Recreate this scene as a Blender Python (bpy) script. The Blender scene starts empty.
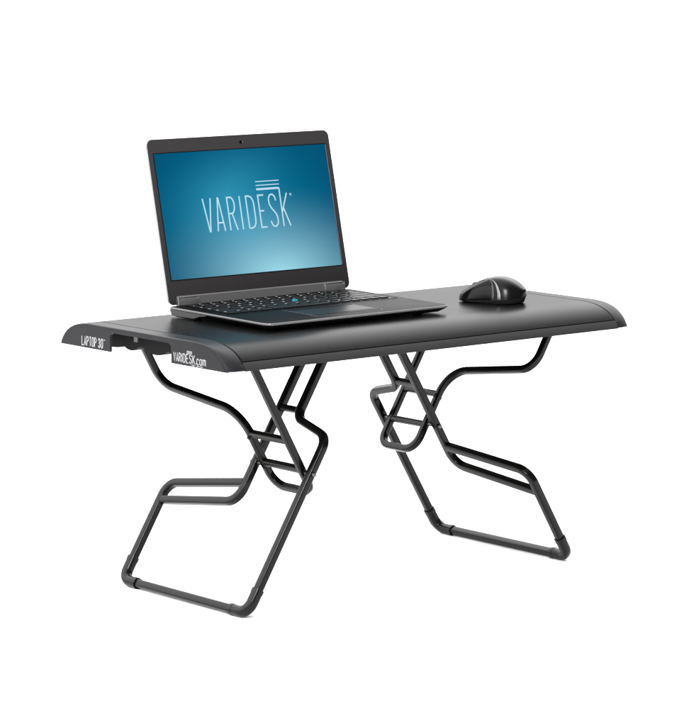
import bpy, bmesh, math, random
from mathutils import Vector, Matrix
random.seed(7)
S = bpy.context.scene
col = S.collection

# ------------------------------------------------------------------ camera
cam_d = bpy.data.cameras.new('camera'); cam = bpy.data.objects.new('camera', cam_d); col.objects.link(cam)
R_ = Vector((0.76844, -0.63993, 0.0007)); F_ = Vector((0.63364, 0.76073, -0.14068)).normalized()
R_ = (R_ - F_*R_.dot(F_)).normalized(); U_ = R_.cross(F_)
m = Matrix((R_, U_, -F_)).transposed().to_4x4(); m.translation = Vector((-2.97749, -3.56288, 0.97521))
cam.matrix_world = m
cam_d.sensor_fit = 'VERTICAL'; cam_d.sensor_height = 36.0; cam_d.lens = 3182.486/726*36
cam_d.clip_start = .1; cam_d.clip_end = 400
S.camera = cam

# ------------------------------------------------------------------ world and lamps
W = bpy.data.worlds.new('World'); S.world = W; W.use_nodes = True
# white surround, darkened toward the front right to add contrast between faces
wn = W.node_tree; bg = wn.nodes['Background']; bg.inputs[1].default_value = 1.0
w_tc = wn.nodes.new('ShaderNodeTexCoord'); w_dot = wn.nodes.new('ShaderNodeVectorMath'); w_dot.operation = 'DOT_PRODUCT'
w_dot.inputs[1].default_value = Vector((.30, -.95, -.05)).normalized(); wn.links.new(w_tc.outputs['Generated'], w_dot.inputs[0])
w_mr = wn.nodes.new('ShaderNodeMapRange'); w_mr.interpolation_type = 'SMOOTHSTEP'
for k_, v_ in (('From Min', -.15), ('From Max', .60), ('To Min', 1), ('To Max', .06)): w_mr.inputs[k_].default_value = v_
wn.links.new(w_dot.outputs['Value'], w_mr.inputs['Value'])
# bright overhead, dimmed near the horizon to lower grazing reflections
w_sp = wn.nodes.new('ShaderNodeSeparateXYZ'); wn.links.new(w_tc.outputs['Generated'], w_sp.inputs[0])
w_el = wn.nodes.new('ShaderNodeMapRange'); w_el.interpolation_type = 'SMOOTHSTEP'
for k_, v_ in (('From Min', .05), ('From Max', .50), ('To Min', 1.0), ('To Max', 4.1)): w_el.inputs[k_].default_value = v_
wn.links.new(w_sp.outputs[2], w_el.inputs['Value'])
w_mu = wn.nodes.new('ShaderNodeMath'); w_mu.operation = 'MULTIPLY'; wn.links.new(w_mr.outputs[0], w_mu.inputs[0]); wn.links.new(w_el.outputs[0], w_mu.inputs[1])
wn.links.new(w_mu.outputs[0], bg.inputs[0])
def softbox(name, loc, target, sx, sy, power, colr=(1, 1, 1)):
    l = bpy.data.lights.new(name, 'AREA'); l.shape = 'RECTANGLE'; l.size = sx; l.size_y = sy; l.energy = power; l.color = colr
    o = bpy.data.objects.new(name, l); col.objects.link(o); o.location = loc
    o.rotation_euler = (Vector(target)-Vector(loc)).to_track_quat('-Z', 'Y').to_euler(); return o
softbox('softbox_key', (-3.2, .6, 2.2), (0, 0, .3), 1.9, 1.5, 26)
softbox('highlight_softbox', (-2.65, -2.80, 2.50), (-.2, -.1, .2), .6, .6, 170)  # unseen lamp, added to draw a highlight along the tube edges
S.view_settings.view_transform = 'Standard'; S.view_settings.look = 'None'; S.view_settings.exposure = 0; S.view_settings.gamma = 1
S.render.engine = 'CYCLES'

# ------------------------------------------------------------------ materials
def mat(name, colr, rough=.5, metal=0, spec=.5, noise=0, nscale=300, bump=0, coat=0, rvar=0):
    M = bpy.data.materials.new(name); M.use_nodes = True; nt = M.node_tree; b = nt.nodes['Principled BSDF']
    b.inputs['Base Color'].default_value = (*colr, 1); b.inputs['Roughness'].default_value = rough
    b.inputs['Metallic'].default_value = metal; b.inputs['Specular IOR Level'].default_value = spec
    b.inputs['Coat Weight'].default_value = coat; b.inputs['Coat Roughness'].default_value = .08
    tc = nt.nodes.new('ShaderNodeTexCoord'); n = nt.nodes.new('ShaderNodeTexNoise'); n.inputs['Scale'].default_value = nscale; n.inputs['Detail'].default_value = 5
    nt.links.new(tc.outputs['Object'], n.inputs['Vector'])
    if noise:
        r = nt.nodes.new('ShaderNodeMapRange'); r.inputs['To Min'].default_value = 1-noise; r.inputs['To Max'].default_value = 1+noise
        nt.links.new(n.outputs['Fac'], r.inputs['Value'])
        v = nt.nodes.new('ShaderNodeVectorMath'); v.operation = 'SCALE'; v.inputs[0].default_value = colr
        nt.links.new(r.outputs[0], v.inputs['Scale']); nt.links.new(v.outputs[0], b.inputs['Base Color'])
    if bump:
        k = nt.nodes.new('ShaderNodeBump'); k.inputs['Strength'].default_value = bump; k.inputs['Distance'].default_value = .00006
        nt.links.new(n.outputs['Fac'], k.inputs['Height']); nt.links.new(k.outputs[0], b.inputs['Normal'])
    if rvar:
        n2 = nt.nodes.new('ShaderNodeTexNoise'); n2.inputs['Scale'].default_value = 14; n2.inputs['Detail'].default_value = 8
        nt.links.new(tc.outputs['Object'], n2.inputs['Vector'])
        r2 = nt.nodes.new('ShaderNodeMapRange'); r2.inputs['To Min'].default_value = rough-rvar; r2.inputs['To Max'].default_value = rough+rvar
        nt.links.new(n2.outputs['Fac'], r2.inputs['Value']); nt.links.new(r2.outputs[0], b.inputs['Roughness'])
    return M
M_floor = mat('white_paper', (.93, .93, .93), .9, spec=0)
M_top = mat('black_laminate', (.0035, .0035, .0035), .29, spec=.07, noise=.5, nscale=750, bump=.22, rvar=.05)
M_cap = mat('dark_grey_plastic', (.0100, .0098, .0114), .38, spec=.12, noise=.3, nscale=1500, bump=.25)
M_lip = mat('grey_edge_lip', (.019, .019, .019), .45, spec=.2, noise=.2, nscale=1200)  # cap plastic, lightened to stand in for light falling on the lip
M_tube = mat('black_powder_coat', (.0022, .0022, .0019), .22, spec=.17, noise=.4, nscale=1200, bump=.2, rvar=.04)
M_elbow = mat('black_plastic', (.006, .006, .006), .22, spec=.16, noise=.3, nscale=900, bump=.15)
M_tray = mat('matt_black_plastic', (.006, .006, .006), .55, spec=.06)
M_steel = mat('steel_bolt', (.10, .10, .098), .35, metal=1)
M_white = mat('white_print', (.26, .26, .27), .6, spec=.2, noise=.12, nscale=900)
M_lid = mat('charcoal_bezel', (.0225, .0205, .0215), .5, spec=.15, noise=.12, nscale=1500, bump=.15)
M_rim = mat('grey_lid_rim', (.30, .30, .31), .35, metal=.6, spec=.4)
M_deck = mat('soft_black_deck', (.0035, .0035, .0035), .38, spec=.03, noise=.3, nscale=1300, bump=.12, rvar=.05)
M_rimdeck = mat('grey_deck_edge', (.13, .13, .132), .26, metal=.4, spec=.4)
M_hump = mat('dark_grey_base', (.05, .048, .05), .45, spec=.3, noise=.15, nscale=1200)
M_under = mat('laptop_underside', (.012, .012, .012), .6, spec=.15)
M_hinge = mat('hinge_metal', (.10, .098, .098), .2, metal=.25, spec=.7, noise=.1)
M_chin = mat('grey_chin', (.075, .073, .074), .4, metal=.1, spec=.4, noise=.12, nscale=1200)
M_key = mat('key_black', (.003, .003, .003), .32, spec=.10)
M_pad = mat('touchpad', (.006, .006, .006), .28, spec=.08)
M_mouse = mat('mouse_shell', (.004, .004, .004), .22, spec=.11, noise=.2, nscale=1500, bump=.05)
M_gloss = mat('mouse_gloss', (.002, .002, .002), .10, spec=.09)
M_dim = mat('dim_reflection', (.035, .035, .036), .3, metal=.8)  # colour of the soft reflection band on the mouse side
M_cres = mat('bright_reflection', (.14, .14, .145), .3, metal=.9)  # colour of the bright reflection arc on the mouse side
M_rubber = mat('rubber', (.012, .012, .012), .7, spec=.2)
def emit(name, colr, st):
    M = bpy.data.materials.new(name); M.use_nodes = True; b = M.node_tree.nodes['Principled BSDF']
    b.inputs['Base Color'].default_value = (.01, .01, .01, 1); b.inputs['Specular IOR Level'].default_value = .1; b.inputs['Emission Color'].default_value = (*colr, 1); b.inputs['Emission Strength'].default_value = st; b.inputs['Roughness'].default_value = .6
    return M
M_legend = emit('emissive_legend', (.9, .95, 1), .55)  # white key legends with a faint emission
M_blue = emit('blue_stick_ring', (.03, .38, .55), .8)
M_logo = emit('screen_lettering', (.50, .76, .88), .95)
def screen_mat():
    M = bpy.data.materials.new('lit_screen'); M.use_nodes = True; nt = M.node_tree; b = nt.nodes['Principled BSDF']; L = nt.links.new
    tc = nt.nodes.new('ShaderNodeTexCoord')
    def glow(cx, cy, sx, sy, rot=0):
        mp = nt.nodes.new('ShaderNodeMapping'); mp.vector_type = 'TEXTURE'
        mp.inputs['Location'].default_value = (cx, 0, cy); mp.inputs['Scale'].default_value = (sx, 1, sy); mp.inputs['Rotation'].default_value = (0, rot, 0)
        L(tc.outputs['Object'], mp.inputs['Vector'])
        g = nt.nodes.new('ShaderNodeTexGradient'); g.gradient_type = 'QUADRATIC_SPHERE'; L(mp.outputs[0], g.inputs[0]); return g.outputs['Fac']
    def mix(fac, a, bcol, amt):
        mm = nt.nodes.new('ShaderNodeMath'); mm.operation = 'MULTIPLY'; mm.inputs[1].default_value = amt; L(fac, mm.inputs[0])
        x = nt.nodes.new('ShaderNodeMix'); x.data_type = 'RGBA'; L(mm.outputs[0], x.inputs[0])
        if isinstance(a, tuple): x.inputs[6].default_value = (*a, 1)
        else: L(a, x.inputs[6])
        x.inputs[7].default_value = (*bcol, 1); return x.outputs[2]
    c = mix(glow(.150, .080, .28, .20), (.0, .078, .165), (.0, .245, .42), 1.0)
    c = mix(glow(.120, .120, .17, .095, -.35), c, (.06, .40, .58), .45)
    c = mix(glow(.205, -.012, .26, .150, .06), c, (.40, .80, .93), 1.0)
    n = nt.nodes.new('ShaderNodeTexNoise'); n.inputs['Scale'].default_value = 25; L(tc.outputs['Object'], n.inputs['Vector'])
    L(c, b.inputs['Emission Color']); b.inputs['Emission Strength'].default_value = .98
    b.inputs['Base Color'].default_value = (0, .001, .002, 1); b.inputs['Roughness'].default_value = .4; b.inputs['Specular IOR Level'].default_value = .02
    return M
M_screen = screen_mat()

# ------------------------------------------------------------------ helpers
def obj(name, bm, mats, parent=None, smooth=40):
    me = bpy.data.meshes.new(name); bmesh.ops.recalc_face_normals(bm, faces=bm.faces); bm.to_mesh(me); bm.free()
    for x in (mats if isinstance(mats, (list, tuple)) else [mats]): me.materials.append(x)
    if smooth:
        for p in me.polygons: p.use_smooth = True
        me.set_sharp_from_angle(angle=math.radians(smooth))
    o = bpy.data.objects.new(name, me); col.objects.link(o); o.parent = parent; return o
def thing(name, label, cat, loc=(0, 0, 0), rz=0):
    o = bpy.data.objects.new(name, None); col.objects.link(o); o.location = loc; o.rotation_euler = (0, 0, rz)
    o.empty_display_size = .05; o['label'] = label; o['category'] = cat; return o
def rrect(w, h, r, n=4):
    p = []
    for cx, cy, a0 in ((w/2-r, h/2-r, 0), (-w/2+r, h/2-r, 90), (-w/2+r, -h/2+r, 180), (w/2-r, -h/2+r, 270)):
        for i in range(n+1):
            a = math.radians(a0+90*i/n); p.append((cx+r*math.cos(a), cy+r*math.sin(a)))
    return p
def rings(bm, R, cap=True, mi=0, close=False):
    V = [[bm.verts.new(p) for p in r] for r in R]; n = len(V[0])
    for a, b in zip(V, V[1:]+([V[0]] if close else [])):
        for i in range(n):
            f = bm.faces.new((a[i], a[(i+1) % n], b[(i+1) % n], b[i])); f.material_index = mi
    if cap and not close:
        bm.faces.new(V[0][::-1]).material_index = mi; bm.faces.new(V[-1]).material_index = mi
    return V
def fillet(pts, rad, n=8):
    P = [Vector(p) for p in pts]; out = [P[0]]
    for i in range(1, len(P)-1):
        r = rad[i] if isinstance(rad, (list, tuple)) else rad
        a = (P[i-1]-P[i]); b = (P[i+1]-P[i]); la, lb = a.length, b.length; a.normalize(); b.normalize()
        th = a.angle(b)
        if r <= 0 or th > math.pi-.02: out.append(P[i]); continue
        t = min(r/math.tan(th/2), la*.48, lb*.48); r = t*math.tan(th/2)
        c = P[i]+(a+b).normalized()*(r/math.sin(th/2)); u = (P[i]+a*t-c); w = (P[i]+b*t-c); ang = u.angle(w)
        for k in range(n+1):
            f = k/n; out.append(c+(u*math.sin((1-f)*ang)+w*math.sin(f*ang))/math.sin(ang))
    out.append(P[-1]); return out
def sweep(bm, pts, nrm, prof, mi=0):
    nrm = Vector(nrm).normalized(); R = []
    for i, p in enumerate(pts):
        d = Vector((0, 0, 0))
        if i: d += (p-pts[i-1]).normalized()
        if i < len(pts)-1: d += (pts[i+1]-p).normalized()
        d.normalize(); s = d.cross(nrm).normalized()
        R.append([p+s*a+nrm*b for a, b in prof])
    rings(bm, R, mi=mi)
def box(bm, a, b, mi=0, bev=0, seg=2):
    x0, y0, z0 = a; x1, y1, z1 = b
    v = [bm.verts.new(q) for q in ((x0, y0, z0), (x1, y0, z0), (x1, y1, z0), (x0, y1, z0), (x0, y0, z1), (x1, y0, z1), (x1, y1, z1), (x0, y1, z1))]
    fs = [bm.faces.new([v[i] for i in q]) for q in ((3, 2, 1, 0), (4, 5, 6, 7), (0, 1, 5, 4), (1, 2, 6, 5), (2, 3, 7, 6), (3, 0, 4, 7))]
    for f in fs: f.material_index = mi
    if bev: bmesh.ops.bevel(bm, geom=list({e for f in fs for e in f.edges}), offset=bev, segments=seg, affect='EDGES', profile=.5)
def cyl(bm, a, b, r, n=16, mi=0, bev=0):
    a = Vector(a); b = Vector(b); d = (b-a).normalized(); u = d.orthogonal().normalized(); w = d.cross(u); L = (b-a).length
    st = [(0, r)] if not bev else [(0, r-bev), (bev*.3, r-bev*.3), (bev, r)]
    en = [(L, r)] if not bev else [(L-bev, r), (L-bev*.3, r-bev*.3), (L, r-bev)]
    rings(bm, [[a+d*t+(u*math.cos(2*math.pi*i/n)+w*math.sin(2*math.pi*i/n))*rr for i in range(n)] for t, rr in st+en], mi=mi)

# stroke lettering: glyphs on a unit cell
def arc(cx, cy, rx, ry, a0, a1, n=8):
    return [(cx+rx*math.cos(math.radians(a0+(a1-a0)*i/n)), cy+ry*math.sin(math.radians(a0+(a1-a0)*i/n))) for i in range(n+1)]
G = {
 'V': [[(0, 1), (.5, 0), (1, 1)]], 'A': [[(0, 0), (.5, 1), (1, 0)], [(.2, .3), (.8, .3)]],
 'R': [[(0, 0), (0, 1)]+arc(.45, .75, .5, .25, 90, -90)+[(.05, .5)], [(.5, .48), (1, 0)]],
 'I': [[(.5, 0), (.5, 1)]], 'D': [[(.02, 0), (.02, 1), (.35, 1)]+arc(.45, .72, .5, .28, 80, 0, 5)+arc(.45, .28, .5, .28, 0, -80, 5)+[(.35, 0), (.06, 0)]],
 'E': [[(1, 1), (0, 1), (0, 0), (1, 0)], [(.04, .52), (.8, .52)]],
 'S': [[(.95, .78)]+arc(.5, .78, .45, .22, 10, 180, 8)+[(.1, .62), (.88, .38)]+arc(.5, .22, .45, .22, 0, -180, 8)],
 'K': [[(0, 0), (0, 1)], [(1, 1), (.08, .42)], [(.28, .58), (1, 0)]],
 'L': [[(0, 1), (0, 0), (1, 0)]], 'P': [[(0, 0), (0, 1)]+arc(.45, .74, .5, .26, 90, -90)+[(.05, .48)]],
 'T': [[(0, 1), (1, 1)], [(.5, .97), (.5, 0)]], 'O': [arc(.5, .75, .5, .25, 0, 180)+arc(.5, .25, .5, .25, 180, 360)+[(1, .75)]],
 '3': [[(.03, .78)]+arc(.5, .78, .45, .22, 180, -60, 7)+[(.45, .53), (.7, .48)]+arc(.5, .24, .45, .24, 50, -180, 8)],
 'M': [[(0, 0), (0, 1), (.5, .35), (1, 1), (1, 0)]],
 'c': [[(1, .5)]+arc(.5, .48, .5, .2, 20, 180, 5)+arc(.5, .2, .5, .2, 180, 340, 5)], 'o': [arc(.5, .48, .5, .2, 0, 180, 6)+arc(.5, .2, .5, .2, 180, 360, 6)+[(1, .48)]],
 'm': [[(0, 0), (0, .68)]+arc(.25, .5, .25, .18, 120, 0, 5)+[(.5, 0)], [(.52, .5)]+arc(.75, .5, .25, .18, 120, 0, 5)+[(1, 0)]],
 '.': [[(.3, 0), (.3, .12)]], 'H': [[(0, 0), (0, 1)], [(1, 0), (1, 1)], [(.04, .5), (.96, .5)]], 'N': [[(0, 0), (0, 1), (1, 0), (1, 1)]],
 'C': [[(1, .8)]+arc(.5, .75, .5, .25, 20, 180, 6)+arc(.5, .25, .5, .25, 180, 340, 6)], 'F': [[(1, 1), (0, 1), (0, 0)], [(.04, .5), (.8, .5)]],
 'G': [[(1, .8)]+arc(.5, .75, .5, .25, 20, 180, 6)+arc(.5, .25, .5, .25, 180, 340, 6)+[(1, .45), (.6, .45)]], 'J': [[(.9, 1), (.9, .3)]+arc(.5, .25, .4, .25, 0, -160, 6)],
 'Q': [arc(.5, .75, .5, .25, 0, 180)+arc(.5, .25, .5, .25, 180, 360)+[(1, .75)], [(.6, .25), (1, 0)]], 'U': [[(0, 1), (0, .3)]+arc(.5, .28, .5, .28, 180, 360, 6)+[(1, 1)]],
 'W': [[(0, 1), (.25, 0), (.5, .8), (.75, 0), (1, 1)]], 'X': [[(0, 0), (1, 1)], [(0, 1), (1, 0)]], 'Y': [[(0, 1), (.5, .5), (1, 1)], [(.5, .48), (.5, 0)]],
 'Z': [[(0, 1), (1, 1), (0, 0), (1, 0)]], 'B': [[(0, 0), (0, 1), (.5, 1), (.95, .76), (.5, .53), (1, .26), (.5, 0), (.04, 0)]],
 '1': [[(.2, .8), (.5, 1), (.5, 0)]], '2': [[(.03, .78)]+arc(.5, .75, .45, .25, 170, -30, 6)+[(0, 0), (1, 0)]], '4': [[(.7, 0), (.7, 1), (0, .3), (1, .3)]],
 '5': [[(.95, 1), (.05, 1), (.05, .55), (.6, .58), (.95, .28), (.5, 0), (0, .1)]], '6': [[(.8, 1), (.1, .5), (.1, .2), (.5, 0), (.95, .25), (.5, .5), (.12, .4)]],
 '7': [[(0, 1), (1, 1), (.35, 0)]], '8': [[(.5, .52), (.1, .76), (.5, 1), (.9, .76), (.5, .52), (.05, .26), (.5, 0), (.95, .26), (.52, .5)]],
 '9': [[(.88, .6), (.5, .5), (.05, .75), (.5, 1), (.9, .8), (.9, .5), (.2, 0)]], '0': [arc(.5, .75, .5, .25, 0, 180)+arc(.5, .25, .5, .25, 180, 360)+[(1, .75)]],
 '-': [[(.1, .5), (.9, .5)]], ';': [[(.5, .6), (.5, .7)], [(.5, .25), (.4, 0)]], '/': [[(0, 0), (1, 1)]], '<': [[(1, .9), (0, .5), (1, .1)]], '=': [[(0, .65), (1, .65)], [(0, .35), (1, .35)]],
}
def stroke(bm, pts, w, tf, z0, th, mi=0):
    """pts in flat coordinates (already sized); tf maps (a,b,c) to 3D, c off the surface"""
    P = [Vector(p) for p in pts]; Q = [P[0]]
    for p in P[1:]:
        if (p-Q[-1]).length > 1e-6: Q.append(p)
    P = Q
    if len(P) < 2: return
    Lf, Rt = [], []
    for i, p in enumerate(P):
        a = (p-P[i-1]).normalized() if i else None; b = (P[i+1]-p).normalized() if i < len(P)-1 else None
        if a is None: d = b
        elif b is None: d = a
        else: d = (a+b).normalized() if (a+b).length > .05 else a
        n = Vector((-d.y, d.x)); k = 1
        if a is not None and b is not None: k = min(1/max(n.dot(Vector((-a.y, a.x))), .2), 1.45)
        Lf.append(p+n*w/2*k); Rt.append(p-n*w/2*k)
    for i in range(len(P)-1):
        q = [Rt[i], Rt[i+1], Lf[i+1], Lf[i]]
        top = [bm.verts.new(tf(x.x, x.y, z0+th)) for x in q]; bot = [bm.verts.new(tf(x.x, x.y, z0)) for x in q]
        bm.faces.new(top).material_index = mi
        for s, e in ((0, 1), (2, 3)): bm.faces.new((bot[s], bot[e], top[e], top[s])).material_index = mi
        if i == 0: bm.faces.new((bot[3], bot[0], top[0], top[3])).material_index = mi
        if i == len(P)-2: bm.faces.new((bot[1], bot[2], top[2], top[1])).material_index = mi
def text(bm, items, w, tf, z0=.0001, th=.0002, mi=0):
    """items: (char, x, y, width, height)"""
    k = 0
    for ch, x, y, cw, chh in items:
        for st in G[ch]:
            stroke(bm, [(x+a*cw, y+b*chh) for a, b in st], w, tf, z0, th+(k % 5)*.00003, mi); k += 1
def line_of(s, x, y, adv, cw, h, over={}):
    out = []
    for ch in s:
        c = over.get(ch, 1)
        if ch != ' ': out.append((ch, x, y, cw*c, h))
        x += adv*c
    return out

# ------------------------------------------------------------------ floor
bm = bmesh.new(); box(bm, (-60, -60, -.05), (60, 60, 0)); fl = obj('floor', bm, M_floor, smooth=0); fl['kind'] = 'structure'; fl['label'] = 'plain white studio floor under the desk'

# ================================================================== THE DESK RISER
H = .3927; HD = .1955; HW = .381; SEAM = .0222; DROP = .0350
desk = thing('desk_riser', 'black folding desk riser with bent tube legs, standing on white ground', 'desk riser')
BZ = [Vector(p) for p in ((.125, 0), (.168, -.0010), (.193, -.0135), (.2035, -.0335))]
def bz(t): return (1-t)**3*BZ[0]+3*(1-t)**2*t*BZ[1]+3*(1-t)*t*t*BZ[2]+t**3*BZ[3]
def t_at(drop):
    a, b = 0, 1
    for _ in range(40):
        m = (a+b)/2; a, b = (m, b) if -bz(m).y < drop else (a, m)
    return a
T_S = t_at(SEAM); T_L = t_at(SEAM+.0013)
EP = [bz(T_S*i/14) for i in range(15)]; EL = [bz(T_L+(1-T_L)*i/6) for i in range(7)]; EF = [bz(i/20) for i in range(21)]
def strips(bm, up, lo, xs):
    """solid between two chains of (y, z) of the same length, lofted along x; up/lo are functions of x"""
    A = [[bm.verts.new((x, y, z)) for y, z in up(x)] for x in xs]; B = [[bm.verts.new((x, y, z)) for y, z in lo(x)] for x in xs]
    n = len(A[0])
    for g in (A, B):
        for p, q in zip(g, g[1:]):
            for i in range(n-1): bm.faces.new((p[i], p[i+1], q[i+1], q[i]))
    for k in (0, -1):
        for i in range(n-1): bm.faces.new((A[k][i], A[k][i+1], B[k][i+1], B[k][i]))
    for k in range(len(xs)-1):
        for i in (0, n-1): bm.faces.new((A[k][i], A[k+1][i], B[k+1][i], B[k][i]))
XS = .3525
# top sheet
bm = bmesh.new(); prof = [(-p.x, H+p.y) for p in reversed(EP)]+[(p.x, H+p.y) for p in EP]
inner = [(y*.978, z-.006) for y, z in prof]
xs = [-XS, -XS+.0008]+[-.3+.6*i/12 for i in range(13)]+[XS-.0008, XS]
strips(bm, lambda x: [(y, z-(.0008 if abs(x) == XS else 0)) for y, z in prof], lambda x: inner, xs)
top = obj('top_panel', bm, M_top, desk, smooth=35)
# front and back lips below the seam
for s in (-1, 1):
    bm = bmesh.new(); up = [(s*(p.x-.0002), H+p.y) for p in EL]+[(s*.2034, H-DROP)]
    lo = [(s*(p.x-.013), H+p.y) for p in EL]+[(s*.1905, H-DROP)]
    strips(bm, lambda x: up, lambda x: lo, (-XS-.0005, -.1, .1, XS+.0005))
    obj('edge_lip', bm, M_lip, desk, smooth=30)
# end caps
yo = .0722
OPEN = [(-yo-.0001, H-DROP), (-yo, H-.014), (-yo+.0015, H-.0105), (-yo+.004, H-.0085), (-yo+.008, H-.0075), (0, H-.0075), (yo-.008, H-.0075), (yo-.004, H-.0085), (yo-.0015, H-.0105), (yo, H-.014), (yo+.0001, H-DROP)]
def end_cap(side):
    outer = [(-p.x, p.y) for p in reversed(EF)]+[(y, 0) for y, z in OPEN]+[(p.x, p.y) for p in EF]
    lower = [(-p.x, H-DROP) for p in reversed(EF)]+OPEN+[(p.x, H-DROP) for p in EF]
    bm = bmesh.new(); r = .022; ry = .0125
    sl = [(XS+.0014, 0, .0012), (XS+.0022, 0, 0)]+[(HW-r*(1-math.sin(math.radians(a))), ry*(1-math.cos(math.radians(a))), 0) for a in (10, 25, 40, 55)]
    xh_ = HW-.0034; dyh = ry*(1-math.sqrt(1-((xh_-HW+r)/r)**2)); sl += [(xh_-.0004, dyh, 0), (xh_, dyh, 0)]
    sl += [(HW-r*(1-math.sin(math.radians(a))), ry*(1-math.cos(math.radians(a))), 0) for a in (68, 78, 86) if HW-r*(1-math.sin(math.radians(a))) > xh_]+[(HW, ry*.97, .0005)]
    info = {side*x: (dy, e) for x, dy, e in sl}
    def shr(y, dy): k = max(0, (abs(y)-.12)/(.2035-.12)); return y-math.copysign(dy*k**1.6, y)
    def up(x):
        dy, e = info[x]; ax = abs(x); dz = 0 if ax < HW-.0022 else .0022-math.sqrt(max(0, .0022**2-(ax-HW+.0022)**2))
        return [(shr(y, dy), H+z-(e+dz if z > -.03 else 0)) for y, z in outer]
    def lo(x):
        if abs(x) < xh_-.0002 and abs(x) > XS+.003:      # hollow behind the end face
            return [(shr(y, info[x][0])*.982, max(H+z-.0032, H-DROP+.0001)) for y, z in outer]
        if abs(x) < XS+.003: return [(shr(y, info[x][0])*.982, max(H+z-.0060, H-DROP+.0001)) for y, z in outer]
        return [(shr(y, info[x][0]), z) for y, z in lower]
    strips(bm, up, lo, [side*q[0] for q in sl])
    return obj('end_cap', bm, M_cap, desk, smooth=38)
capL = end_cap(-1); capL['label'] = 'left end cap with white lettering'
capR = end_cap(1)
# lettering printed on the left end cap (text runs toward -y)
def tfc(y0):
    return lambda a, b, c: Vector((-HW-c, y0-a, b))
bm = bmesh.new()
text(bm, line_of('LAPTOP', .1405, 0, 1, 1, 1)[:0], .001, tfc(0))
it = []; x = 0
for ch in 'LAPTOP': it.append((ch, x, .3612, .0042, .0128)); x += .0064 if ch != 'L' else .0058
x += .0028
for ch in '30': it.append((ch, x, .3612, .0040, .0128)); x += .0066
text(bm, it, .00145, tfc(.1405), th=.0003)
text(bm, [('T', x-.0014, .3722, .0014, .0018), ('M', x+.0010, .3722, .0018, .0018)], .0005, tfc(.1405), th=.0003)
obj('lettering', bm, M_white, capL, smooth=0)
bm = bmesh.new(); it = []; x = 0
for ch in 'VARI': it.append((ch, x, .3620, .0042 if ch != 'I' else .0008, .0118)); x += .0062 if ch != 'I' else .0030
for ch in 'DESK': it.append((ch, x, .3620, .0048, .0118)); x += .0072
it.append(('.', x-.0006, .3620, .003, .0118)); x += .0022
for ch in 'com': it.append((ch, x, .3620, .0044 if ch != 'm' else .0066, .0118)); x += .0066
text(bm, it, .00125, tfc(-.0785), th=.0003)
for k in range(3): stroke(bm, [(.0295, .3755+k*.0014), (.0415, .3755+k*.0014)], .0008, tfc(-.079), .0001, .0003)
it = []; x = .0395
for i in range(9):
    it.append(('IHNIMHINH'[i], x, .3588, .0014, .0019)); x += .0027 if i != 3 else .0048
text(bm, it, .0006, tfc(-.079), th=.0003)
obj('lettering', bm, M_white, capL, smooth=0)
# underside tray and brackets seen in the end openings
bm = bmesh.new(); box(bm, (-.350, -.150, H-.0155), (.350, .150, H-.0088), bev=.002)
for x in (-.20, -.07, .07, .20): box(bm, (x-.004, -.145, H-.022), (x+.004, .145, H-.0152), bev=.001)
for y in (-.140, .140): box(bm, (-.34, y-.003, H-.024), (.34, y+.003, H-.0153), bev=.001)
obj('underside_tray', bm, M_tray, desk)
for s in (-1, 1):
    bm = bmesh.new()
    xa, xb = sorted((s*.3440, s*.328))
    zb = []
    n = 60
    for i in range(n+1):
        y = -.148+.296*i/n; d = .0265
        d = .0290
        for c, w_, h_ in ((.073, .019, .0072), (.014, .027, .0076), (-.050, .022, .0072), (.122, .040, .0070)):
            t = (-s*y-c)/w_
            if abs(t) < 1: d = max(d, .0290+h_*(1-t*t)**.7)
        zb.append((y, H-d))
    strips(bm, lambda x: [(y, H-.0160) for y, z in zb], lambda x: zb, (xa, xb))
    br = obj('hinge_bracket', bm, M_tray, desk, smooth=30)
    bm = bmesh.new()
    for y in (-.055, .048, .052): box(bm, (min(s*.3505, s*.353), y*-s-.0012, H-.021), (max(s*.3505, s*.353), y*-s+.0012, H-.0125))
    box(bm, (min(s*.3442, s*.3455), -.069, H-.0158), (max(s*.3442, s*.3455), .069, H-.0128))
    obj('trim_strip', bm, M_rim, br, smooth=0)

# ---- leg frames
LEFT = dict(x0=-.3092, th1=1.0178, yTb=-.0239, yTf=-.0681, yFb=.1452, yFf=-.1489, s1u=.1577, s1l=.1284, sau=.183, sal=.1535, sc1=.2735, sc0=.2933, sbr=.3045, xh=-.2913, th2=1.0601, yGb=.1219, yGf=-.1315, yGc=-.0464, t1=.0777, t2=.1044, t3=.1409, t4=.191, tb=.2314)
RIGHT = dict(x0=-.309, th1=1.0287, yTb=-.0256, yTf=-.074, yFb=.1473, yFf=-.1514, s1u=.1634, s1l=.1239, sau=.1827, sal=.1493, sc1=.2702, sc0=.2898, sbr=.3014, xh=-.2928, th2=1.0292, yGb=.1258, yGf=-.1301, yGc=-.0505, t1=.0767, t2=.1015, t3=.1414, t4=.1927, tb=.2368)
ZH = .3627; T = .0119; T2 = .0105
PR = rrect(T, T, .0029, 5); PB = rrect(T-.0024, T-.0024, .0020, 3); PR2 = rrect(T2, T2, .0025, 5); PB2 = rrect(T2-.0010, T2-.0012, .0018, 3)
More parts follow.
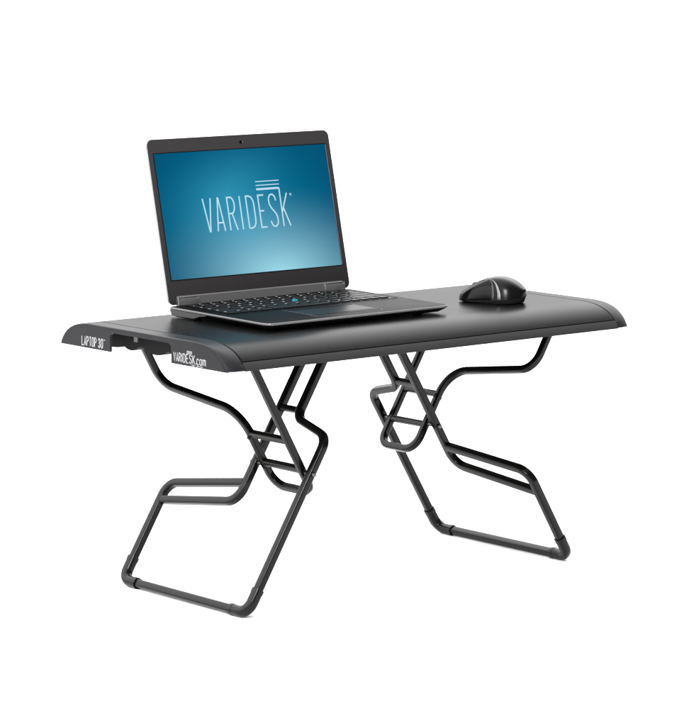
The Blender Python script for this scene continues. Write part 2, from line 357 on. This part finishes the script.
def frames(p, q):
    """q = 1: left pair, q = -1: right pair, turned half round about the centre"""
    c1, s1 = math.cos(p['th1']), math.sin(p['th1']); c2, s2 = math.cos(p['th2']), math.sin(p['th2'])
    A = lambda s, y: Vector((q*(p['x0']+s*c1), q*y, T/2+.0022+s*s1))
    B = lambda t, y: Vector((q*(p['xh']+t*c2), q*y, ZH-t*s2))
    nA = Vector((-s1*q, 0, c1)); nB = Vector((s2*q, 0, c2))
    top = .405
    bm = bmesh.new()
    path = [A(p['sau']-.0, p['yTb']+T*.30), A(p['s1u'], p['yFb']), A(0, p['yFb']), A(0, p['yFf']), A(p['sc1'], p['yFf']), A(p['sc0'], p['yTf']), A(top, p['yTf'])]
    sweep(bm, fillet(path, [0, .024, .017, .017, .024, .020, 0], 10), nA, PR)
    path = [A(top, p['yTb']), A(p['sal'], p['yTb']), A(p['s1l']+.0015, p['yFb']-T*.30)]
    sweep(bm, fillet(path, [0, .026, 0], 10), nA, rrect(T-.0004, T-.0008, .0021, 4))
    sweep(bm, [A(p['sbr'], p['yTb']-.001), A(p['sbr'], p['yTf']+.001)], nA, PB)
    sweep(bm, [A(top-.007, p['yTb']+.012), A(top-.007, p['yTf']-.012)], nA, PB)
    fo = obj('outer_leg_frame', bm, M_tube, desk, smooth=35)
    for y, sg in ((p['yFb'], 1), (p['yFf'], -1)):
        bm = bmesh.new(); pp = fillet([A(.036, y), A(0, y), A(0, y-sg*.036)], .0175, 10)
        sweep(bm, pp, nA, rrect(T+.0036, T+.0036, .0060, 5))
        sweep(bm, [pp[0]+(pp[0]-pp[1]).normalized()*-.006, pp[0]+(pp[0]-pp[1]).normalized()*.0006], nA, rrect(T+.0044, T+.0044, .0062, 5))
        sweep(bm, [pp[-1]+(pp[-1]-pp[-2]).normalized()*-.006, pp[-1]+(pp[-1]-pp[-2]).normalized()*.0006], nA, rrect(T+.0044, T+.0044, .0062, 5))
        obj('foot_elbow', bm, M_elbow, fo, smooth=35)
    bm = bmesh.new()
    path = [B(0, p['yGb']-.0001), B(p['t1'], p['yGb']), B(p['t2'], p['yGc']), B(p['tb'], p['yGc']), B(p['tb'], p['yGf']), B(0, p['yGf'])]
    sweep(bm, fillet(path, [0, .030, .045, .024, .019, 0], 10), nB, PR2)
    sweep(bm, [B(.003, p['yGb']+.004), B(.003, p['yGf']-.004)], nB, PB2)
    for t in ('t3', 't4'): sweep(bm, [B(p[t], p['yGc']-.001), B(p[t], p['yGf']+.001)], nB, PB2)
    fi = obj('inner_leg_frame', bm, M_tube, desk, smooth=35)
    # pivot: where the two frames cross in the x-z plane
    # x0+s c1 = xh+t c2 ; z0+s s1 = ZH - t s2
    z0 = T/2+.0022; det = c1*s2+c2*s1; rx = p['xh']-p['x0']; rz = ZH-z0
    s = (rx*s2+c2*rz)/det; pv = A(s, 0)
    def bolt(ya, yb, par, r=.0036):
        bm = bmesh.new(); a = Vector((pv.x, q*ya, pv.z)); b = Vector((pv.x, q*yb, pv.z))
        cyl(bm, a, b, .0027, 12)
        d = (b-a).normalized(); cyl(bm, a-d*.003, a+d*.0002, r, 14, bev=.0008); cyl(bm, b-d*.0002, b+d*.0035, r, 6, bev=.0006)
        obj('bolt', bm, M_steel, par)
    bolt(p['yFf']-T/2-.0002, p['yGf']+T2/2+.0002, fo); bolt(p['yTb']+T/2+.0002, p['yGc']-T2/2-.0002, fo)
    # lock pins on the inner frame, riding on the outer one
    for t, y in ((p['t3']+.004, p['yGc']),):
        bm = bmesh.new(); c = B(t, y+ (.0 if y == p['yGc'] else 0)); cyl(bm, c-nB*(T/2+.0016), c+nB*(T/2+.0018), .0030, 12, bev=.0006); obj('lock_pin', bm, M_elbow, fi)
    return pv
frames(LEFT, 1); frames(RIGHT, -1)

# ================================================================== LAPTOP
LX, LY, ROT, LW, LD = -.2464, .1151, .0044, .343, .2316
ZR, ZF = .0150, .0122     # deck height above the desk at rear and front
lap = thing('laptop', 'open black laptop showing a blue screen, standing on the desk riser', 'laptop', (LX, LY, H), ROT)
# local frame: u to the right, v toward the user (-y), z up
P3 = lambda u, v, z: Vector((u, -v, z))
zt = lambda v: ZR+(ZF-ZR)*max(0, v)/LD
def plan(inset, rb=.007, rf=.014, n=6):
    r = []
    for cx, cy, a0, rr in ((LW-rf, LD-rf, 0, rf), (rf, LD-rf, 90, rf), (rb, rb, 180, rb), (LW-rb, rb, 270, rb)):
        for i in range(n+1):
            a = math.radians(a0+90*i/n); r.append((cx+(rr-inset)*math.cos(a), cy+(rr-inset)*math.sin(a)))
    return r
bm = bmesh.new()
def ringz(inset, dz): return [P3(u, v, zt(v)+dz) for u, v in plan(inset)]
V = rings(bm, [ringz(.0012, 0), ringz(.0004, -.0004), ringz(0, -.0012), ringz(.0004, -.0030), ringz(.0030, -.0048), ringz(.0140, -.0102)])
nf = len(V[0])
bm.faces.ensure_lookup_table()
for f in bm.faces:
    zc = sum((v.co.z-zt(-v.co.y)) for v in f.verts)/len(f.verts)
    f.material_index = 1 if -.0024 < zc < -.0001 else (0 if zc >= -.0001 else 2)
base = obj('base', bm, [M_deck, M_rimdeck, M_under], lap, smooth=40)
# rear hump under the hinges, side wall
bm = bmesh.new()
R = []
for u, ins in ((.0015, .0), (.004, 0), (LW-.004, 0), (LW-.0015, 0)):
    e = .0015 if u < .002 or u > LW-.002 else 0
    pr = [(.001+e, -.0022), (.092, -.0022), (.088-e, -.0052), (.074-e, -.0085+e), (.058, -.0128+e), (.016, -.0138+e), (.004+e, -.0122+e), (.001+e, -.006)]
    R.append([P3(u, v, zt(v)+z) for v, z in pr])
rings(bm, R)
obj('rear_hump', bm, M_hump, lap, smooth=30)
for u, v in ((.026, LD-.034), (LW-.036, LD-.034), (.03, .03), (LW-.03, .03)):
    bm = bmesh.new(); cyl(bm, P3(u, v, .0001), P3(u, v, zt(v)-.0075), .0065, 16, bev=.0008); obj('rubber_foot', bm, M_rubber, lap)
# keyboard well
KU0, KU1, KV0, KV1 = .0115, .3325, .0105, .1235
bm = bmesh.new(); R = []
for ins, dz in ((0, .00005), (0, .0005), (.0007, .0005), (.0010, .0001)):
    R.append([P3(u, v, zt(v)+dz) for u, v in ((KU0+ins, KV0+ins), (KU1-ins, KV0+ins), (KU1-ins, KV1-ins), (KU0+ins, KV1-ins))])
rings(bm, R)
kb = obj('keyboard_bed', bm, M_key, lap, smooth=0)
U = .0204; U0 = .0185
rows = [ [('', 1)]+[('F', 1)]*12+[('', 1), ('', 1)],
 [('-', .8)]+[(c, 1) for c in '1234567890-=']+[('<', 2.2)],
 [('T', 1.4)]+[(c, 1) for c in 'QWERTYUIOP']+[('-', 1), ('=', 1), ('/', 1.6)],
 [('C', 1.7)]+[(c, 1) for c in 'ASDFGHJKL;']+[('-', 1), ('E', 2.3)],
 [('S', 2.2)]+[(c, 1) for c in 'ZXCVBNM']+[('<', 1), ('.', 1), ('/', 1), ('S', 2.8)],
 [('C', 1.2), ('F', .9), ('W', .9), ('A', 1.1), ('', 5.3), ('A', 1), ('C', 1), ('<', .9), ('-', .9), ('/', .9), ('<', .9)] ]
vv = KV0+.0030
keycache = {}
for ri, row in enumerate(rows):
    kh = .0105 if ri == 0 else .0186; uu = U0
    tot = sum(w for _, w in row); sc = 15.0/tot
    for ch, w in row:
        kw = w*U*sc; key = (ch, round(kw, 4), ri == 0)
        if key not in keycache:
            bm = bmesh.new(); g = .0016; a, b = kw-2*g, kh-2*g*.8
            def kr(ins, z): return [Vector((x, -y, z)) for x, y in rrect(a-2*ins, b-2*ins, .0014, 2)]
            rings(bm, [kr(0, 0), kr(0, .0008), kr(.0004, .0013), kr(.0010, .0015)])
            if ch:
                hh = .0036 if ri else .0026
                text(bm, [(ch, -a/2+.0024, b/2-hh-.0028 if ri else -hh/2, .0026, hh)], .0009, lambda x, y, z: Vector((x, y, .0015+z)), mi=1)
            me_o = obj('key', bm, [M_key, M_legend], kb, smooth=30); keycache[key] = me_o; o = me_o
        else:
            o = keycache[key].copy(); col.objects.link(o); o.parent = kb
        c = (uu+kw/2, vv+kh/2); o.location = P3(c[0], c[1], zt(c[1])+.0004); uu += kw
    vv += kh
bm = bmesh.new(); c = P3(.1795, .0700, zt(.07)+.0012); cyl(bm, c, c+Vector((0, 0, .0030)), .0042, 18, bev=.001); obj('pointing_stick', bm, M_blue, lap)
# touchpad and its buttons
def slab(name, u0, u1, v0, v1, dz0, dz1, mt, par, e=.0004, r=.002):
    bm = bmesh.new(); R = []
    pl = lambda ins: [((u0+u1)/2+x, (v0+v1)/2+y) for x, y in rrect(u1-u0-2*ins, v1-v0-2*ins, max(r-ins, .0002), 3)]
    for ins, dz in ((0, dz0), (0, dz1-e), (e, dz1)): R.append([P3(u, v, zt(v)+dz) for u, v in pl(ins)])
    rings(bm, R); return obj(name, bm, mt, par, smooth=30)
slab('touchpad_frame', .108, .231, .1275, .2085, -.0005, .00012, M_rimdeck, lap, .0001)
slab('touchpad', .1092, .2298, .1445, .1920, 0, .0003, M_pad, lap, .0001)
for a, b in ((.1092, .1690), (.1700, .2298)):
    slab('touchpad_button', a, b, .1285, .1435, 0, .0005, M_deck, lap, .0003)
    slab('touchpad_button', a, b, .1930, .2075, 0, .0005, M_deck, lap, .0003)
slab('sticker', .272, .305, .165, .190, 0, .00016, M_pad, lap, .00005) if False else None

# ---- lid: local frame x = u, z = up the panel, y = away from the user; tilted back
LH, TL = .2431, .2236
lidroot_loc = P3(0, .0034, ZR+.0018)
lid_m = Matrix.Translation(lidroot_loc) @ Matrix.Rotation(-TL, 4, 'X')
def lidplan(ins, r=.010, n=6):
    return [(LW/2+x, LH/2+.000+y) for x, y in rrect(LW-2*ins, LH-2*ins, max(r-ins, .001), n)]
bm = bmesh.new(); th = .0062
rg = lambda ins, y: [Vector((x, y, z)) for x, z in lidplan(ins)]
rings(bm, [rg(.0016, 0), rg(.0007, .0003), rg(.0003, .0010), rg(0, .0022), rg(0, th-.0026), rg(.0010, th-.0008), rg(.003, th)])
for f in bm.faces:
    yc = sum(v.co.y for v in f.verts)/len(f.verts)
    f.material_index = 1 if .0016 < yc < th-.002 else 0
lid = obj('lid', bm, [M_lid, M_rim], lap, smooth=40); lid.matrix_local = lid_m
# screen set 0.3 mm proud of a thin dark frame
S0, S1, T0, T1 = .0130, .3345, .0365, .2230
S0 = .0095; S1 = .3318; T0 = .0360; T1 = .2212
bm = bmesh.new()
o_, i_ = (S0-.0012, T0-.0012, S1+.0012, T1+.0012), (S0, T0, S1, T1)
def frm(b, y): return [Vector((b[0], y, b[1])), Vector((b[2], y, b[1])), Vector((b[2], y, b[3])), Vector((b[0], y, b[3]))]
rings(bm, [frm(o_, -.00005), frm(o_, -.0006), frm(i_, -.0006), frm(i_, -.00005)], cap=False, close=True)
obj('screen_frame', bm, M_key, lid, smooth=0)
bm = bmesh.new(); W_, H_ = S1-S0, T1-T0
V = rings(bm, [[Vector((x, y, z)) for x, z in ((0, 0), (W_, 0), (W_, H_), (0, H_))] for y in (-.0001, -.0003)])
scr = obj('screen', bm, M_screen, lid, smooth=0); scr.location = (S0, 0, T0)
bm = bmesh.new(); box(bm, (S1+.0004, -.0008, T0+.001), (S1+.0011, -.0005, T1-.001)); obj('screen_edge', bm, M_rim, lid, smooth=0)
# writing on the screen (lid coordinates u, h)
def tfs(a, b, c): return Vector((a-S0, -.0003-c, b-T0))
bm = bmesh.new(); y0, y1 = .1016, .1514; h = y1-y0; w = .0023
def poly(pts, ww=w, k=[0]):
    k[0] += 1; stroke(bm, pts, ww, tfs, .00005, .0001+(k[0] % 5)*.00002)
poly([(.0857, y1), (.0925, y0+.0007), (.0935, y0+.0007), (.1003, y1)])
poly([(.1072, y0), (.1134, y1-.0007), (.1144, y1-.0007), (.1208, y0)]); poly([(.1093, y0+.0125), (.1190, y0+.0125)])
poly([(.1308, y0), (.1308, y1-.0009), (.137, y1-.0009)]+[(.137+.0062*math.cos(a), .1386+.0120*math.sin(a)) for a in [math.radians(80-16*i) for i in range(11)]]+[(.1318, .1262)])
poly([(.1375, .1256), (.1440, y0)])
poly([(.1543, y0), (.1543, y1)])
poly([(.1662, y0+.0009), (.1662, y1-.0009), (.1715, y1-.0009), (.1762, y1-.003), (.1790, y1-.008), (.1798, y1-.014), (.1798, y0+.014), (.1790, y0+.008), (.1762, y0+.003), (.1715, y0+.0009), (.1672, y0+.0009)])
poly([(.2000, y1-.0009), (.1893, y1-.0009), (.1893, y0+.0009), (.2000, y0+.0009)]); poly([(.1903, .1270), (.1978, .1270)])
poly([(.2218, .1410)]+[(.2153+.0065*math.cos(a), .1422+.0085*math.sin(a)) for a in [math.radians(18*i) for i in range(11)]]+[(.2092, .136), (.2125, .1300), (.2190, .1225), (.2216, .117)]+[(.2153+.0065*math.cos(a), .1110+.0085*math.sin(a)) for a in [math.radians(-18*i) for i in range(11)]])
poly([(.2316, y0), (.2316, .1592), (.1885, .1592)])
poly([(.1885, .1654), (.2330, .1654)], .0014); poly([(.1885, .1711), (.2330, .1711)], .0014); poly([(.1885, .1606), (.2306, .1606)], .0010)
poly([(.2446, y1), (.2322, .1235)]); poly([(.2350, .1295), (.2446, y0)])
poly([(.2519+.0018*math.cos(math.radians(30*i)), .1487+.0018*math.sin(math.radians(30*i))) for i in range(13)], .0005)
text(bm, [('R', .2512, .1478, .0012, .0019)], .0004, tfs, .00005, .0001)
obj('lettering', bm, M_logo, scr, smooth=0)
# webcam
bm = bmesh.new(); cyl(bm, Vector((.1722, .0001, .2315)), Vector((.1722, -.0005, .2315)), .0026, 18, bev=.0002); obj('webcam', bm, M_gloss, lid)
bm = bmesh.new(); cyl(bm, Vector((.1755, .0001, .2315)), Vector((.1755, -.0007, .2315)), .0008, 10); obj('webcam_light', bm, M_rim, lid)
# lighter chin along the foot of the lid, closing the gap to the base
bm = bmesh.new(); R = []
for x, e in ((.0150, .0006), (.0156, 0), (LW-.0156, 0), (LW-.0150, .0006)):
    R.append([Vector((x, y, z)) for y, z in ((.004, .0125-e), (-.0002, .0122-e), (-.0016+e, .0105-e), (-.0030+e, -.0014), (.004, -.0014))])
rings(bm, R); obj('lid_chin', bm, M_chin, lid, smooth=25)
# hinges
for a, b in ((.0135, .0515), (.2900, .3290)):
    bm = bmesh.new(); R = []
    for x, e in ((a, .0008), (a+.0008, 0), (b-.0008, 0), (b, .0008)):
        R.append([Vector((x, -(.0000+p[0]-e*.5), p[1]-e*.5)) for p in ((-.001, .0098), (.0030, .0098), (.0046, .0085), (.0052, .0060), (.0054, .0010), (.0046, -.0022), (-.001, -.0022))])
    rings(bm, R); o = obj('hinge', bm, M_hinge, lap, smooth=50); o.matrix_local = lid_m
    bm = bmesh.new(); box(bm, (a+.0004, -.0056, .0094), (b-.0004, -.0035, .0103), bev=.0003); box(bm, (a-.0006, -.0060, .0002), (a+.0003, -.0035, .0100), bev=.0003)
    obj('hinge_highlight', bm, M_rim, o)  # pale strips modelling the highlight on the hinge's top and left edges

# ================================================================== MOUSE
# local: +x = nose, y = left side, z up
ms = thing('computer_mouse', 'black wireless mouse with glossy side, lying right of the laptop', 'mouse', (.2358, -.0540, H), math.radians(120))
L2, WD = .0520, .0325
HP = [(-1, .0180), (-.93, .0235), (-.75, .0315), (-.5, .0375), (-.2, .0400), (0, .0388), (.2, .0358), (.5, .0288), (.8, .0188), (1, .0108)]
def hgt(t):
    t = max(-1, min(1, t))
    for (a, ha), (b, hb) in zip(HP, HP[1:]):
        if t <= b: return ha+(hb-ha)*(t-a)/(b-a)
    return HP[-1][1]
def wid(t): return (.88+.12*math.cos((t+.45)*2.0))*max(0, 1-abs(t)**(3.4 if t < 0 else 5.5))**(.5 if t < 0 else .42)
def smooth_h(t): return sum(hgt(t+d) for d in (-.15, -.1, -.05, 0, .05, .1, .15))/7
def zb_(t): return .0028+.0085*((1-t)/2)**2.4
def mpt(t, a):
    """a: 0 = left base, pi = right base, over the top"""
    zb = zb_(t); w = WD*max(wid(t), .02); h = max(smooth_h(t)-zb, .002); c, s = math.cos(a), max(math.sin(a), 0)
    z = zb+h*s**(1/1.2); y = w*math.copysign(abs(c)**(1/1.45), c)
    return Vector((L2*t, y*(1-.06*math.sin(min(1, (z-zb)/h)*math.pi)), z))
def mnorm(t, a):
    d = .004; t = max(-.97, min(.97, t)); a = max(.06, min(math.pi-.06, a))
    return (mpt(t+d, a)-mpt(t-d, a)).cross(mpt(t, a+.01)-mpt(t, a-.01)).normalized()
SG = 1 if mnorm(0, math.pi/2).z > 0 else -1
def patch(name, mt, f, off, par, nt=30, na=20, th=.0016):
    """closed skin piece over the body; f(u, v) gives (t, angle)"""
    bm = bmesh.new(); g = []
    for lay in (off, off-th):
        rws = []
        for i in range(nt+1):
            rw = []
            for j in range(na+1):
                t, a = f(i/nt, j/na); a = math.radians(a); e = .0004 if min(i, nt-i, j, na-j) == 0 and lay == off else 0
                rw.append(bm.verts.new(mpt(t, a)+mnorm(t, a)*SG*(lay-e)))
            rws.append(rw)
        g.append(rws)
    for rws in g:
        for i in range(nt):
            for j in range(na): bm.faces.new((rws[i][j], rws[i+1][j], rws[i+1][j+1], rws[i][j+1]))
    A_, B_ = g
    for i in range(nt):
        for j in (0, na): bm.faces.new((A_[i][j], A_[i+1][j], B_[i+1][j], B_[i][j]))
    for j in range(na):
        for i in (0, nt): bm.faces.new((A_[i][j], A_[i][j+1], B_[i][j+1], B_[i][j]))
    return obj(name, bm, mt, par, smooth=45)
NT, NA = 48, 40
ts = [math.sin(math.pi*(i/NT-.5)) for i in range(NT+1)]
bm = bmesh.new()
rings(bm, [[mpt(t, math.pi*j/NA) for j in range(NA+1)] for t in ts])
obj('shell', bm, M_mouse, ms, smooth=60)
bm = bmesh.new()
def foot_ring(sc, dz):
    r = []
    for i in range(64):
        a = 2*math.pi*i/64; t = max(-.985, min(.985, math.sin(a))); r.append(Vector((L2*t*sc, math.copysign(WD*max(wid(t), .05)*sc, math.cos(a)), dz if dz < .0025 else zb_(t)+.0006)))
    return r
rings(bm, [foot_ring(.88, .0005), foot_ring(.92, .0018), foot_ring(.985, .003)])
obj('underside', bm, M_rubber, ms)
tr = lambda v: .10-.33*math.sqrt(max(0, 1-v*v))      # the round rear edge of the side panel
def pf(m):
    def f(u, v):
        t0 = tr(v); t = t0+(.90-t0)*u; top = 66-30*max(0, (t-.05)/.85)
        a = 1.5+(top-1.5)*v; return t, (a if m else 180-a)
    return f
def cf(m, w0, w1):
    def f(u, v):
        t0 = tr(v)-w0*(1-v)**.5; t = t0-.006-w1*(1-v)**.6*u-.004*u; a = 1.5+64.5*v; return t, (a if m else 180-a)
    return f
for m_ in (1, 0):
    patch('side_panel', M_gloss, pf(m_), .0005, ms)
    patch('reflection_crescent', M_dim, cf(m_, -.10, .085), .0008, ms, nt=10, na=24)  # crescents model the reflection behind the side panel as lighter pieces
    patch('reflection_crescent', M_cres, cf(m_, .085, .10), .0004, ms, nt=10, na=24)
for a0, a1 in ((70, 87), (93, 110)):
    patch('mouse_button', M_mouse, lambda u, v: (.14+.78*u, a0+(a1-a0)*v), .0006, ms, nt=20, na=10)
bm = bmesh.new(); c = Vector((L2*.52, 0, smooth_h(.52)-.0052)); cyl(bm, c-Vector((0, .0028, 0)), c+Vector((0, .0028, 0)), .0068, 24, bev=.0012); obj('scroll_wheel', bm, M_rubber, ms)
